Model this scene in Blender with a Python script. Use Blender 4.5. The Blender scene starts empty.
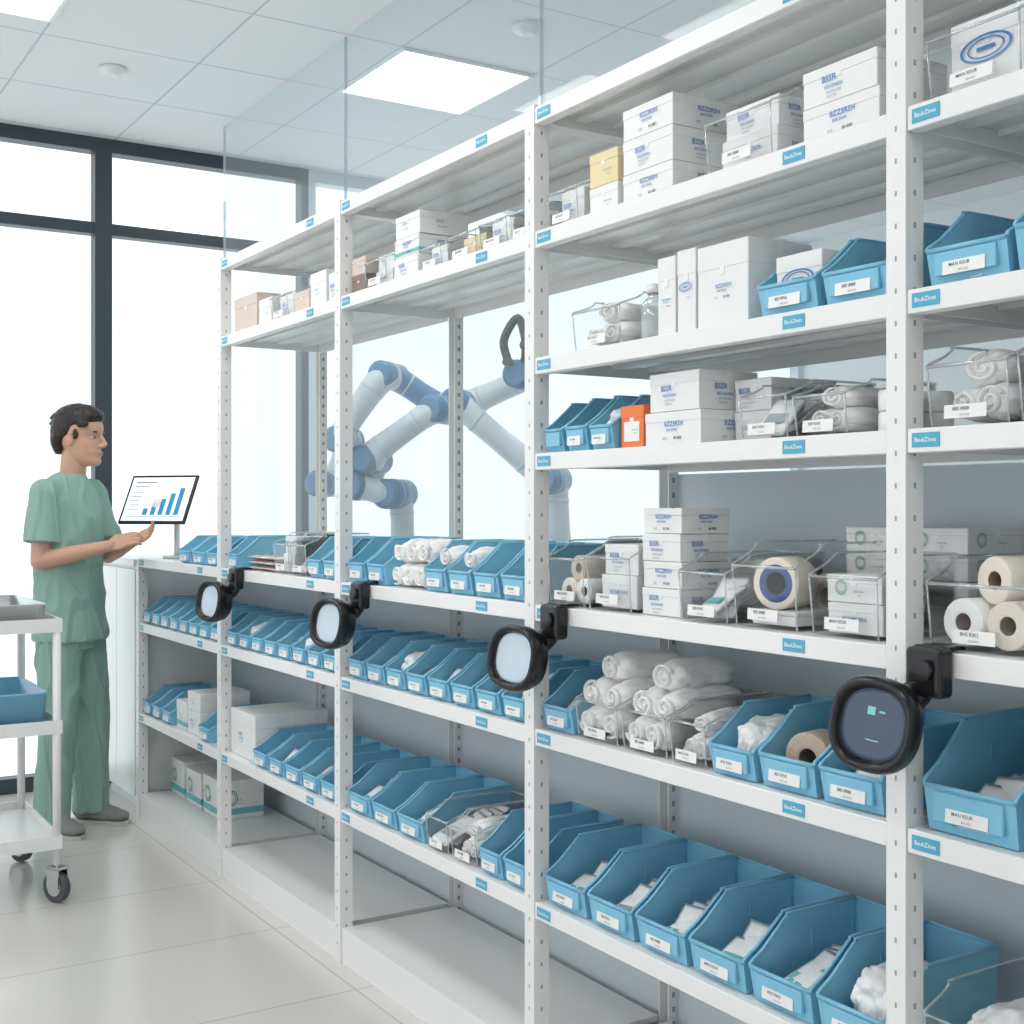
import bpy, bmesh, math, random
from mathutils import Vector, Matrix, noise
random.seed(7)
C = bpy.context.scene.collection
D = bpy.data
ANG = math.radians(32.07); F = 1280.0
RT = Vector((math.cos(ANG), -math.sin(ANG), 0)); FW = Vector((math.sin(ANG), math.cos(ANG), 0))
H = 1.32
def P(px, py, z):
    return FW*z + RT*((px-512)/F*z) + Vector((0, 0, H+(508-py)*z/F))
def yf(px, X=1.56):
    return X/math.tan(ANG+math.atan((px-512)/F))

# ---------------------------------------------------------------- materials
def mat(name, col, rough=0.5, metal=0.0, bump=0.0, bscale=60, var=0.0, vscale=8, emis=None, estr=0, spec=0.5, sss=0, coat=0, srad=(0.02, 0.008, 0.004)):
    m = D.materials.new(name); m.use_nodes = True
    nt = m.node_tree; b = nt.nodes['Principled BSDF']
    b.inputs['Base Color'].default_value = (*col, 1)
    b.inputs['Roughness'].default_value = rough
    b.inputs['Metallic'].default_value = metal
    b.inputs['Specular IOR Level'].default_value = spec
    b.inputs['Coat Weight'].default_value = coat
    if sss:
        b.inputs['Subsurface Weight'].default_value = sss
        b.inputs['Subsurface Radius'].default_value = srad
        b.inputs['Subsurface Scale'].default_value = 0.5
    if emis:
        b.inputs['Emission Color'].default_value = (*emis, 1)
        b.inputs['Emission Strength'].default_value = estr
    tc = nt.nodes.new('ShaderNodeTexCoord')
    if bump:
        n = nt.nodes.new('ShaderNodeTexNoise'); n.inputs['Scale'].default_value = bscale
        nt.links.new(tc.outputs['Object'], n.inputs['Vector'])
        bp = nt.nodes.new('ShaderNodeBump'); bp.inputs['Strength'].default_value = bump; bp.inputs['Distance'].default_value = 0.01
        nt.links.new(n.outputs['Fac'], bp.inputs['Height']); nt.links.new(bp.outputs['Normal'], b.inputs['Normal'])
    if var:
        n = nt.nodes.new('ShaderNodeTexNoise'); n.inputs['Scale'].default_value = vscale
        nt.links.new(tc.outputs['Object'], n.inputs['Vector'])
        r = nt.nodes.new('ShaderNodeMapRange'); r.inputs['To Min'].default_value = 1-var; r.inputs['To Max'].default_value = 1+var
        nt.links.new(n.outputs['Fac'], r.inputs['Value'])
        v = nt.nodes.new('ShaderNodeVectorMath'); v.operation = 'SCALE'; v.inputs[0].default_value = col
        nt.links.new(r.outputs['Result'], v.inputs['Scale']); nt.links.new(v.outputs['Vector'], b.inputs['Base Color'])
    return m
def clear(name, tint=(0.95, 0.98, 0.99), gl=0.08, haze=0.0, rough=0.03, hazecol=(0.9, 0.95, 0.97), gmax=7):
    m = D.materials.new(name); m.use_nodes = True; nt = m.node_tree
    for n in list(nt.nodes): nt.nodes.remove(n)
    o = nt.nodes.new('ShaderNodeOutputMaterial')
    t = nt.nodes.new('ShaderNodeBsdfTransparent'); t.inputs[0].default_value = (*tint, 1)
    g = nt.nodes.new('ShaderNodeBsdfGlossy'); g.inputs['Roughness'].default_value = rough
    d = nt.nodes.new('ShaderNodeBsdfDiffuse'); d.inputs[0].default_value = (*hazecol, 1)
    lw = nt.nodes.new('ShaderNodeLayerWeight'); lw.inputs['Blend'].default_value = 0.25
    mr = nt.nodes.new('ShaderNodeMapRange'); mr.inputs['To Min'].default_value = gl*0.5; mr.inputs['To Max'].default_value = min(1, gl*gmax)
    nt.links.new(lw.outputs['Facing'], mr.inputs['Value'])
    m0 = nt.nodes.new('ShaderNodeMixShader'); m0.inputs[0].default_value = haze
    nt.links.new(t.outputs[0], m0.inputs[1]); nt.links.new(d.outputs[0], m0.inputs[2])
    m1 = nt.nodes.new('ShaderNodeMixShader')
    nt.links.new(mr.outputs[0], m1.inputs[0]); nt.links.new(m0.outputs[0], m1.inputs[1]); nt.links.new(g.outputs[0], m1.inputs[2])
    nt.links.new(m1.outputs[0], o.inputs[0])
    return m
def tiles(name, c1, c2, seam, w, h, mortar, rough, ox=0, oy=0, offset=0.0):
    m = D.materials.new(name); m.use_nodes = True; nt = m.node_tree; b = nt.nodes['Principled BSDF']
    tc = nt.nodes.new('ShaderNodeTexCoord'); mp = nt.nodes.new('ShaderNodeMapping')
    mp.inputs['Location'].default_value = (-ox, -oy, 0)
    br = nt.nodes.new('ShaderNodeTexBrick'); br.offset = offset; br.squash = 1
    br.inputs['Color1'].default_value = (*c1, 1); br.inputs['Color2'].default_value = (*c2, 1); br.inputs['Mortar'].default_value = (*seam, 1)
    br.inputs['Scale'].default_value = 1; br.inputs['Brick Width'].default_value = w; br.inputs['Row Height'].default_value = h
    br.inputs['Mortar Size'].default_value = mortar; br.inputs['Mortar Smooth'].default_value = 0.2
    nt.links.new(tc.outputs['Object'], mp.inputs[0]); nt.links.new(mp.outputs[0], br.inputs['Vector'])
    nt.links.new(br.outputs['Color'], b.inputs['Base Color']); b.inputs['Roughness'].default_value = rough
    return m
WR = (0.02, 0.02, 0.02)
M = {}
M['steel'] = mat('white_powder_coated_steel', (0.83, 0.83, 0.82), 0.32, bump=0.02, bscale=300)
M['hole'] = mat('slot_grey', (0.34, 0.35, 0.36), 0.6)
M['dark'] = mat('dark_rubber_grey', (0.08, 0.085, 0.09), 0.5)
M['panel'] = mat('grey_back_panel', (0.66, 0.73, 0.77), 0.5, var=0.03, vscale=2)
M['bin'] = mat('blue_plastic', (0.21, 0.51, 0.69), 0.32, bump=0.03, bscale=250, var=0.05)
M['clear'] = clear('clear_plastic', (0.992, 0.995, 0.997), 0.04, 0.0, gmax=4)
M['rim'] = clear('clear_plastic_rim', (0.80, 0.86, 0.88), 0.2, 0.3)
M['glass'] = clear('partition_glass', (0.94, 0.975, 0.98), 0.012, 0.09, 0.0, (0.86, 0.94, 0.97))
M['wglass'] = clear('window_glass', (0.97, 0.99, 0.99), 0.02, 0.0, 0.0)
M['tag'] = mat('blue_tag', (0.08, 0.40, 0.57), 0.4)
M['white'] = mat('white_print', (0.9, 0.9, 0.9), 0.5)
M['card'] = mat('white_card', (0.84, 0.84, 0.82), 0.55)
M['ink'] = mat('black_ink', (0.06, 0.06, 0.07), 0.6)
M['blueink'] = mat('blue_ink', (0.04, 0.19, 0.48), 0.5)
M['greyink'] = mat('grey_ink', (0.32, 0.35, 0.39), 0.6)
M['greenink'] = mat('green_ink', (0.05, 0.33, 0.20), 0.5)
M['tealink'] = mat('teal_ink', (0.16, 0.50, 0.52), 0.5)
M['carton'] = mat('white_carton', (0.80, 0.80, 0.795), 0.5, var=0.03)
M['cream'] = mat('cream_carton', (0.76, 0.64, 0.38), 0.55, var=0.04)
M['beige'] = mat('beige_carton', (0.66, 0.57, 0.49), 0.6, var=0.04)
M['brown'] = mat('brown_carton', (0.25, 0.18, 0.15), 0.6)
M['orange'] = mat('orange_carton', (0.82, 0.20, 0.05), 0.45)
M['gauze'] = mat('white_gauze', (0.97, 0.965, 0.94), 0.9, bump=0.25, bscale=90, sss=0.6, srad=WR)
M['tan'] = mat('tan_bandage', (0.62, 0.50, 0.38), 0.85, bump=0.3, bscale=200)
M['tan2'] = mat('cream_tape', (0.84, 0.76, 0.66), 0.7, bump=0.1, bscale=200)
M['core'] = mat('cardboard_core', (0.36, 0.26, 0.19), 0.8)
M['navy'] = mat('navy_tape', (0.03, 0.06, 0.24), 0.35)
M['packet'] = mat('packet_film', (0.92, 0.93, 0.94), 0.35, bump=0.2, bscale=60, var=0.04, vscale=40)
M['packetp'] = mat('pink_packet', (0.78, 0.58, 0.51), 0.4, bump=0.2, bscale=60)
M['bag'] = mat('plastic_bag', (0.96, 0.97, 0.975), 0.28, bump=0.3, bscale=40, sss=0.6, srad=WR)
M['black'] = mat('black_rubber', (0.012, 0.012, 0.014), 0.25)
M['screenL'] = mat('painted_reflection_screen', (0.40, 0.47, 0.53), 0.08, emis=(0.6, 0.75, 0.88), estr=0.28)  # pale colour and glow imitate bright reflections on the screen glass
M['screenD'] = mat('dark_screen', (0.02, 0.03, 0.045), 0.06, emis=(0.08, 0.12, 0.18), estr=0.5)
M['ui'] = mat('screen_icons', (0.2, 0.5, 0.52), 0.3, emis=(0.25, 0.6, 0.65), estr=0.25)
M['tscreen'] = mat('tablet_screen', (0.8, 0.85, 0.88), 0.15, emis=(0.9, 0.95, 1.0), estr=0.35)
M['chart'] = mat('chart_blue', (0.03, 0.25, 0.50), 0.3, emis=(0.03, 0.28, 0.55), estr=0.2)
M['skin'] = mat('skin', (0.60, 0.35, 0.245), 0.5, sss=0.1, var=0.06, vscale=12)
M['hair'] = mat('dark_hair', (0.022, 0.014, 0.010), 0.42, bump=0.5, bscale=90)
M['scrub'] = mat('green_scrub_fabric', (0.27, 0.435, 0.37), 0.85, bump=0.5, bscale=14, var=0.04, vscale=6)
M['scrubd'] = mat('green_scrub_seam', (0.19, 0.32, 0.27), 0.85)
M['shoe'] = mat('grey_shoe', (0.24, 0.25, 0.24), 0.7, bump=0.2)
M['sole'] = mat('shoe_sole', (0.55, 0.55, 0.52), 0.7)
M['eye'] = mat('eye_white', (0.6, 0.56, 0.53), 0.2)
M['lip'] = mat('lips', (0.50, 0.23, 0.19), 0.45)
M['frame'] = mat('dark_window_frame', (0.045, 0.06, 0.075), 0.4)
M['wframe'] = mat('light_window_frame', (0.70, 0.76, 0.80), 0.4)
M['wall'] = mat('white_wall_paint', (0.84, 0.86, 0.87), 0.6, var=0.02, vscale=2)
M['cab'] = mat('white_cabinet', (0.82, 0.83, 0.835), 0.3)
M['chrome'] = mat('brushed_metal', (0.62, 0.64, 0.65), 0.25, metal=1.0)
M['robot'] = mat('robot_white', (0.78, 0.82, 0.86), 0.3)
M['robotb'] = mat('robot_blue', (0.10, 0.25, 0.47), 0.35)
M['light'] = mat('light_diffuser', (0.9, 0.9, 0.9), 0.5, emis=(1, 0.985, 0.96), estr=8.8)
M['floor'] = tiles('floor_tiles', (0.655, 0.635, 0.60), (0.635, 0.615, 0.585), (0.45, 0.435, 0.41), 1.2, 0.6, 0.003, 0.2, 0.3, 0.2, 0.0)
M['ceil'] = tiles('ceiling_tiles', (0.80, 0.815, 0.82), (0.79, 0.805, 0.815), (0.54, 0.57, 0.60), 0.6, 0.6, 0.005, 0.8, 2.25-3.6, 4.38-6.0, 0.0)

# ---------------------------------------------------------------- mesh helpers
def link(o, parent=None):
    C.objects.link(o)
    if parent: o.parent = parent
    return o
def obj(name, me, parent=None, loc=(0, 0, 0), rot=None):
    o = D.objects.new(name, me); o.location = loc
    if rot is not None: o.rotation_euler = rot
    return link(o, parent)
def top(o, label, cat, group=None):
    o['label'] = label; o['category'] = cat
    if group: o['group'] = group
    return o
def struct(o): o['kind'] = 'structure'; return o
def empty(name, loc=(0, 0, 0), rot=(0, 0, 0)):
    o = D.objects.new(name, None); o.location = loc; o.rotation_euler = rot; o.empty_display_size = 0.1
    return link(o)
def bm_box(bm, a, b, mi=0, bevel=0.0, seg=2):
    a = Vector(a); b = Vector(b)
    mtx = Matrix.Translation((a+b)/2) @ Matrix.Diagonal((abs(b.x-a.x), abs(b.y-a.y), abs(b.z-a.z), 1))
    r = bmesh.ops.create_cube(bm, size=1, matrix=mtx)
    vs = r['verts']; fs = set(f for v in vs for f in v.link_faces)
    for f in fs: f.material_index = mi
    if bevel:
        es = list(set(e for v in vs for e in v.link_edges))
        r2 = bmesh.ops.bevel(bm, geom=es, offset=bevel, segments=seg, affect='EDGES', profile=0.5)
        for f in r2['faces']: f.material_index = mi
def bm_cyl(bm, p0, p1, r0, r1=None, seg=24, mi=0, cap=True):
    p0 = Vector(p0); p1 = Vector(p1); d = p1-p0
    if r1 is None: r1 = r0
    q = d.to_track_quat('Z', 'Y').to_matrix().to_4x4()
    r = bmesh.ops.create_cone(bm, cap_ends=cap, cap_tris=False, segments=seg, radius1=r0, radius2=r1, depth=d.length, matrix=Matrix.Translation((p0+p1)/2) @ q)
    for f in set(f for v in r['verts'] for f in v.link_faces): f.material_index = mi; f.smooth = len(f.verts) == 4
def bm_ell(bm, c, r, mi=0, rot=None, u=20, v=12):
    m = Matrix.Translation(c) @ (rot.to_4x4() if rot else Matrix.Identity(4)) @ Matrix.Diagonal((r[0], r[1], r[2], 1))
    rr = bmesh.ops.create_uvsphere(bm, u_segments=u, v_segments=v, radius=1, matrix=m)
    for f in set(f for vv in rr['verts'] for f in vv.link_faces): f.material_index = mi; f.smooth = True
def bm_loft(bm, rings, mi=0, smooth=True, cap=True):
    vr = [[bm.verts.new(p) for p in ring] for ring in rings]
    n = len(vr[0])
    for a, b in zip(vr[:-1], vr[1:]):
        for i in range(n):
            f = bm.faces.new((a[i], a[(i+1) % n], b[(i+1) % n], b[i])); f.material_index = mi; f.smooth = smooth
    if cap:
        f = bm.faces.new(list(reversed(vr[0]))); f.material_index = mi
        f = bm.faces.new(vr[-1]); f.material_index = mi
def mk(bm, name, mats, recalc=True):
    if recalc: bmesh.ops.recalc_face_normals(bm, faces=bm.faces)
    me = D.meshes.new(name); bm.to_mesh(me); bm.free()
    for m in mats: me.materials.append(M[m] if isinstance(m, str) else m)
    return me
def boxes(name, lst, mats, parent=None, loc=(0, 0, 0), bevel=0.0, rot=None):
    bm = bmesh.new()
    for it in lst:
        bm_box(bm, it[0], it[1], it[2] if len(it) > 2 else 0, bevel)
    return obj(name, mk(bm, name, mats), parent, loc, rot)
RX = Matrix(((0, 0, -1), (-1, 0, 0), (0, 1, 0)))     # on a face looking to -X
RY = Matrix(((1, 0, 0), (0, 0, -1), (0, 1, 0)))      # on a face looking to -Y
_tc = {}
def text_mesh(lines):
    """lines: list of (string,size,x,y,matname); returns mesh centred in XY"""
    k = str(lines)
    if k in _tc: return _tc[k]
    bm = bmesh.new(); mats = []
    for s, size, x, y, mn in lines:
        if mn not in mats: mats.append(mn)
        mi = mats.index(mn)
        cu = D.curves.new('t', 'FONT'); cu.body = s; cu.size = size; cu.align_x = 'CENTER'; cu.align_y = 'CENTER'; cu.resolution_u = 2
        cu.offset = size*0.008
        o = D.objects.new('t', cu); C.objects.link(o)
        bpy.context.view_layer.update()
        me = D.meshes.new_from_object(o.evaluated_get(bpy.context.evaluated_depsgraph_get()))
        me.transform(Matrix.Translation((x, y, 0)))
        n0 = len(bm.faces); bm.from_mesh(me); bm.faces.ensure_lookup_table()
        for f in bm.faces[n0:]: f.material_index = mi
        D.objects.remove(o); D.curves.remove(cu); D.meshes.remove(me)
    me = mk(bm, 'print', mats, recalc=False)
    _tc[k] = me
    return me
def decal(name, me, parent, pos, R, s=1.0):
    o = D.objects.new(name, me); link(o, parent)
    o.matrix_local = Matrix.Translation(pos) @ R.to_4x4() @ Matrix.Scale(s, 4)
    return o
def bm_tube(bm, pts, rad, mi=0, seg=24, sub=6):
    """smooth tube through pts (Catmull-Rom), radius per point"""
    P2 = [pts[0]*2-pts[1]]+list(pts)+[pts[-1]*2-pts[-2]]; R2 = [rad[0]]+list(rad)+[rad[-1]]
    cs, rs2 = [], []
    for i in range(1, len(P2)-2):
        for j in range(sub):
            t = j/sub; a, b, c, d = P2[i-1], P2[i], P2[i+1], P2[i+2]
            cs.append(0.5*((2*b)+(c-a)*t+(2*a-5*b+4*c-d)*t*t+(3*b-a-3*c+d)*t**3)); rs2.append(R2[i]*(1-t)+R2[i+1]*t)
    cs.append(pts[-1]); rs2.append(rad[-1])
    T = [(cs[min(i+1, len(cs)-1)]-cs[max(i-1, 0)]).normalized() for i in range(len(cs))]
    u = T[0].orthogonal().normalized(); rings = []
    for c, t, r in zip(cs, T, rs2):
        u = (u-t*u.dot(t)).normalized(); v = t.cross(u)
        rings.append([c+(u*math.cos(a*math.tau/seg)+v*math.sin(a*math.tau/seg))*r for a in range(seg)])
    bm_loft(bm, rings, mi)

# ---------------------------------------------------------------- room
CEIL = 3.09; WY = 6.23; XL = -3.0; XR = 6.2; YB = -1.6
def room_box(name, a, b, m): return struct(boxes(name, [(a, b)], [m]))
room_box('floor', (XL, YB, -0.1), (XR, WY+0.1, 0), 'floor')
room_box('ceiling', (XL, YB, CEIL), (XR, WY+0.1, CEIL+0.1), 'ceil')
room_box('wall_right', (XR, YB, 0), (XR+0.1, WY+0.1, CEIL), 'wall')
room_box('wall_back', (XL, YB-0.1, 0), (XR, YB, CEIL), 'wall')
def window(n, x0, x1, fm, transom=True, fw=0.04):
    e = struct(empty('window_%d' % n, (0, WY, 0)))
    l = [((x0, 0, 0), (x0+fw, 0.08, CEIL)), ((x1-fw, 0, 0), (x1, 0.08, CEIL)), ((x0+fw, 0, CEIL-0.065), (x1-fw, 0.08, CEIL)), ((x0+fw, 0, 0), (x1-fw, 0.08, 0.07))]
    if transom: l.append(((x0+fw, 0.005, 2.63), (x1-fw, 0.075, 2.685)))
    boxes('window_frame', l, [fm], e)
    boxes('window_pane', [((x0+fw, 0.035, 0.07), (x1-fw, 0.045, CEIL-0.06))], ['wglass'], e)
window(1, -3.0, -1.6, 'frame'); window(2, -1.6, 0.0, 'frame'); window(3, 0.0, 1.597, 'frame'); window(4, 1.597, 2.65, 'frame')
window(5, 2.65, 4.1, 'wframe', False); window(6, 4.1, 6.2, 'wframe', False)
e = struct(empty('window_7', (XL, 0, 0)))  # unseen open left side, added so sky light reaches the shelves
boxes('window_frame', [((0, YB, 0), (0.08, WY, 0.07)), ((0, YB, CEIL-0.07), (0.08, WY, CEIL))]+[((0, y, 0.07), (0.08, y+0.07, CEIL-0.07)) for y in (YB, 0.3, 2.2, 4.1, WY-0.07)], ['frame'], e)
# glass partition
ys = [5.746, 4.41, 3.073, 1.74, 0.40, -0.93]
for a, b in zip(ys[:-1], ys[1:]):
    room_box('wall_glass', (2.02, b+0.002, 0), (2.03, a-0.002, CEIL-0.001), 'glass')
for i, a in enumerate(ys[:-1]):
    room_box('trim_%d' % (i+1), (2.019, a-0.002, 0), (2.031, a+0.002, CEIL), 'rim')
# ceiling lights
def panel_light(x, y):
    e = top(empty('ceiling_light_panel', (x, y, CEIL)), 'square white recessed LED panel light in tiled ceiling', 'ceiling light', 'recessed ceiling light panels')
    boxes('panel_frame', [((0, 0, -0.012), (0.6, 0.015, -0.0005)), ((0, 0.585, -0.012), (0.6, 0.6, -0.0005)), ((0, 0.015, -0.012), (0.015, 0.585, -0.0005)), ((0.585, 0.015, -0.012), (0.6, 0.585, -0.0005))], ['steel'], e)
    boxes('diffuser', [((0.015, 0.015, -0.008), (0.585, 0.585, -0.001))], ['light'], e)
for x, y in [(2.25, 4.38), (0.45, 4.22), (0.45, 1.98), (0.45, -0.42), (-1.35, 4.38), (-1.35, 1.98), (-1.35, -0.42), (4.05, 4.38), (4.05, 1.98), (0.45, 3.18), (-1.35, 0.78)]:  # first two are in view; the unseen others are added to brighten the room
    panel_light(x, y)
def detector(px, py, r):
    z = (CEIL-H)*F/(508-py); p = P(px, py, z)
    bm = bmesh.new()
    seq = [(0, r), (-0.012, r), (-0.02, r*0.9), (-0.022, r*0.6), (-0.030, r*0.5), (-0.033, r*0.3)]
    bm_loft(bm, [[(rr*math.cos(t*math.tau/28), rr*math.sin(t*math.tau/28), zz) for t in range(28)] for zz, rr in seq])
    o = obj('smoke_detector', mk(bm, 'smoke_detector', ['steel']), None, (p.x, p.y, CEIL-0.0005))
    top(o, 'round white smoke detector on the tiled ceiling', 'smoke detector', 'ceiling detectors')
detector(113, 68, 0.055); detector(528, 26, 0.06)

# ---------------------------------------------------------------- shelving
X0, X1 = 1.56, 1.96
PY = [5.487, 4.452, 3.429, 2.398, 1.357, 0.32]
SH = [2.19, 1.915, 1.635, 1.423, 1.088, 0.813, 0.429, 0.087]
PW = 0.019
def post_mesh(h, back=False):
    bm = bmesh.new()
    if not back:
        bm_box(bm, (-0.012, -PW, 0), (-0.008, PW, h)); bm_box(bm, (-0.008, PW-0.004, 0), (0.028, PW, h)); bm_box(bm, (-0.008, -PW, 0), (0.028, -PW+0.004, h))
        z = 0.05
        while z < h-0.03:
            bm_box(bm, (-0.0124, -0.0018, z), (-0.0115, 0.0018, z+0.008), 1)
            bm_box(bm, (0.006, -PW-0.0004, z), (0.011, -PW+0.001, z+0.009), 1); z += 0.05
    else:
        bm_box(bm, (-0.03, -PW, 0), (0.0, -PW+0.004, h)); bm_box(bm, (-0.004, -PW, 0), (0, PW, h)); bm_box(bm, (-0.03, PW-0.004, 0), (0.0, PW, h))
        z = 0.05
        while z < h-0.03:
            bm_box(bm, (-0.02, -PW-0.0004, z), (-0.011, -PW+0.001, z+0.012), 1); z += 0.035
    return mk(bm, 'post', ['steel', 'hole'])
PMF, PMB, PSF, PSB = post_mesh(2.215), post_mesh(2.215, True), post_mesh(1.10), post_mesh(1.10, True)
def shelf_mesh(W):
    bm = bmesh.new(); a, b = -W+PW+0.001, -PW-0.001
    bm_box(bm, (X0-0.010, a, -0.019), (X0+0.002, b, 0.018), 0, 0.0015, 1)
    bm_box(bm, (X0+0.002, a, 0.014), (X1-0.032, b, 0.0178))
    bm_box(bm, (X1-0.034, a, -0.019), (X1-0.031, b, 0.018))
    bm_box(bm, (X0+0.002, a, -0.019), (X0+0.016, b, -0.016))
    bm_box(bm, (X0+0.03, a, -0.014), (X1-0.036, a+0.003, 0.013)); bm_box(bm, (X0+0.03, b-0.003, -0.014), (X1-0.036, b, 0.013))
    for xx in (1.66, 1.76, 1.86): bm_box(bm, (xx, a+0.004, 0.004), (xx+0.03, b-0.004, 0.0138))
    return mk(bm, 'shelf', ['steel'])
bm = bmesh.new(); bm_box(bm, (-0.0015, -0.026, -0.0110), (0, 0.026, 0.0110), 0, 0.0007, 1); TAGB = mk(bm, 'shelf_tag', ['tag'])
TAGT = text_mesh([('BaukZines', 0.0098, 0, 0, 'white')])
BAYS = [[4, 5, 6, 7], [0, 1, 4, 5, 6, 7], [0, 1, 4, 5, 6, 7], list(range(8)), list(range(8))]
labs = ['low open end unit of white steel shelving with blue bins', 'white slotted steel shelving unit with open middle', 'white slotted steel shelving unit with open middle',
        'tall white slotted steel shelving unit full of medical supplies', 'tall white slotted steel shelving unit full of medical supplies']
for i in range(5):
    W = PY[i]-PY[i+1]
    u = top(empty('shelving_unit', (0, PY[i], 0)), labs[i], 'shelving', 'row of white supply shelving')
    obj('post', PSF if i == 0 else PMF, u, (X0, 0, 0)); obj('post', PSB if i == 0 else PMB, u, (X1, 0, 0))
    if i == 4: obj('post', PMF, u, (X0, -W, 0)); obj('post', PMB, u, (X1, -W, 0))
    sm = shelf_mesh(W)
    for k in BAYS[i]:
        if k == 7:
            boxes('plinth_shelf', [((X0-0.006, -W+PW+0.001, 0.0), (X0+0.006, -PW-0.001, 0.102)), ((X0+0.006, -W+PW+0.001, 0.088), (X1-0.032, -PW-0.001, 0.102)), ((X1-0.036, -W+PW+.001, 0), (X1-0.032, -PW-.001, 0.088))], ['steel'], u)
            continue
        s = obj('shelf', sm, u, (0, 0, SH[k]))
        for off in (0.056, 0.82):
            t = obj('shelf_tag', TAGB, s, (X0-0.0102, -off, 0.0)); t['label'] = 'blue shelf label with white lettering'
            decal('lettering', TAGT, t, (-0.0018, 0, 0), RX)
    zt = 2.17 if i == 4 else (1.40 if i == 3 else 1.07)
    boxes('back_panel', [((X1-0.003, -W+PW+0.003, 0.02), (X1+0.003, -PW-0.003, zt))], ['panel'], u)

def dz(k): return SH[k]+0.0185 if k < 7 else 0.1025

# ---------------------------------------------------------------- bins
_bc = {}
def bin_meshes(w, d, h, kind):
    key = (w, d, h, kind)
    if key in _bc: return _bc[key]
    t = 0.003; fl = 0.42 if kind == 'blue' else 0.72
    bm = bmesh.new()
    wb = w/2-0.007; wt = w/2-0.003
    def wx(z): return wb+(wt-wb)*z/h
    if kind == 'blue':
        prof = [(0.010, 0), (0.0, h*fl), (0.002, h*(fl+.04)), (0.010, h*(fl+.08)), (d*0.12, h*0.60), (d*0.24, h*0.80), (d*0.31, h*0.92), (d*0.345, h*0.975), (d*0.39, h), (d, h), (d-0.006, 0)]
    else:
        prof = [(0.008, 0), (0.0, h*fl), (0.004, h*(fl+.03)), (0.02, h*0.80), (0.045, h*0.88), (0.06, h*0.96), (0.075, h), (d, h), (d-0.006, 0)]
    for s in (-1, 1): bm.faces.new([bm.verts.new((x, s*wx(z), z)) for x, z in prof])
    def quad(a, b, c, e): bm.faces.new([bm.verts.new(p) for p in (a, b, c, e)])
    quad((prof[0][0], -wb, 0), (prof[0][0], wb, 0), (prof[-1][0], wb, 0), (prof[-1][0], -wb, 0))
    quad((prof[0][0], -wb, 0), (prof[0][0], wb, 0), (0, wx(h*fl), h*fl), (0, -wx(h*fl), h*fl))
    quad((prof[-1][0], -wb, 0), (prof[-1][0], wb, 0), (d, wt, h), (d, -wt, h))
    bmesh.ops.remove_doubles(bm, verts=bm.verts, dist=0.0003)
    bmesh.ops.recalc_face_normals(bm, faces=bm.faces)
    me = D.meshes.new('tmp'); bm.to_mesh(me); bm.free()
    o = D.objects.new('tmp', me); C.objects.link(o)
    md = o.modifiers.new('s', 'SOLIDIFY'); md.thickness = t; md.offset = 0
    bpy.context.view_layer.update()
    me2 = D.meshes.new_from_object(o.evaluated_get(bpy.context.evaluated_depsgraph_get()))
    D.objects.remove(o); D.meshes.remove(me)
    bm = bmesh.new(); bm.from_mesh(me2)
    r = 0.0034 if kind == 'blue' else 0.0022
    for s in (-1, 1):
        pts = [Vector((x, s*(wx(z)+0.001), z)) for x, z in prof[1:-1]]
        bm_tube(bm, pts, [r]*len(pts), 1, 8, 2)
        if kind != 'blue': bm_cyl(bm, (prof[0][0], s*wb, 0.001), (0, s*wx(h*fl), h*fl), r*0.8, seg=8, mi=1)
    bm_cyl(bm, (d, -wt, h), (d, wt, h), r, seg=8, mi=1); bm_cyl(bm, (0, -wx(h*fl), h*fl), (0, wx(h*fl), h*fl), r*1.2, seg=8, mi=1)
    if kind == 'blue':
        bm_box(bm, (-0.0035, -w*0.36, h*0.10), (0.004, w*0.36, h*fl*0.9), 1, 0.001, 1)
        for s in (-1, 1):
            bm_box(bm, (d*0.45, s*(wx(h*.75)+0.0005)-0.002, h*0.72), (d*0.97, s*(wx(h*.75)+0.0005)+0.002, h*0.76), 1)
            for q in (0.55, 0.94): bm_box(bm, (d*q, s*wx(h*.4)-0.0020, h*0.06), (d*q+0.004, s*wx(h*.4)+0.0020, h*0.72), 1)
    for v in bm.verts: v.co.z += t/2
    body = mk(bm, 'storage_bin', ['bin', 'bin'] if kind == 'blue' else ['clear', 'rim'], recalc=False)
    cw = min(w*0.55, 0.075); ch = min(0.020, h*fl*0.45)
    bm = bmesh.new(); bm_box(bm, (-0.0012, -cw/2, -ch/2), (0, cw/2, ch/2)); card = mk(bm, 'label_card', ['card'])
    _bc[key] = (body, card, fl, cw, ch)
    return _bc[key]
BTX = [text_mesh([(a, 0.0062, -0.006, 0.003, 'ink'), (b, 0.0036, 0, -0.0045, 'greyink')]) for a, b in (('BNS RSKS', 'FE BSREN'), ('BISI RINS', 'NRB ISNE'), ('BBS 8888', 'ISB RNESI'), ('MAN RSUR', 'BEN ESSI'))]
bincount = [0]
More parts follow.
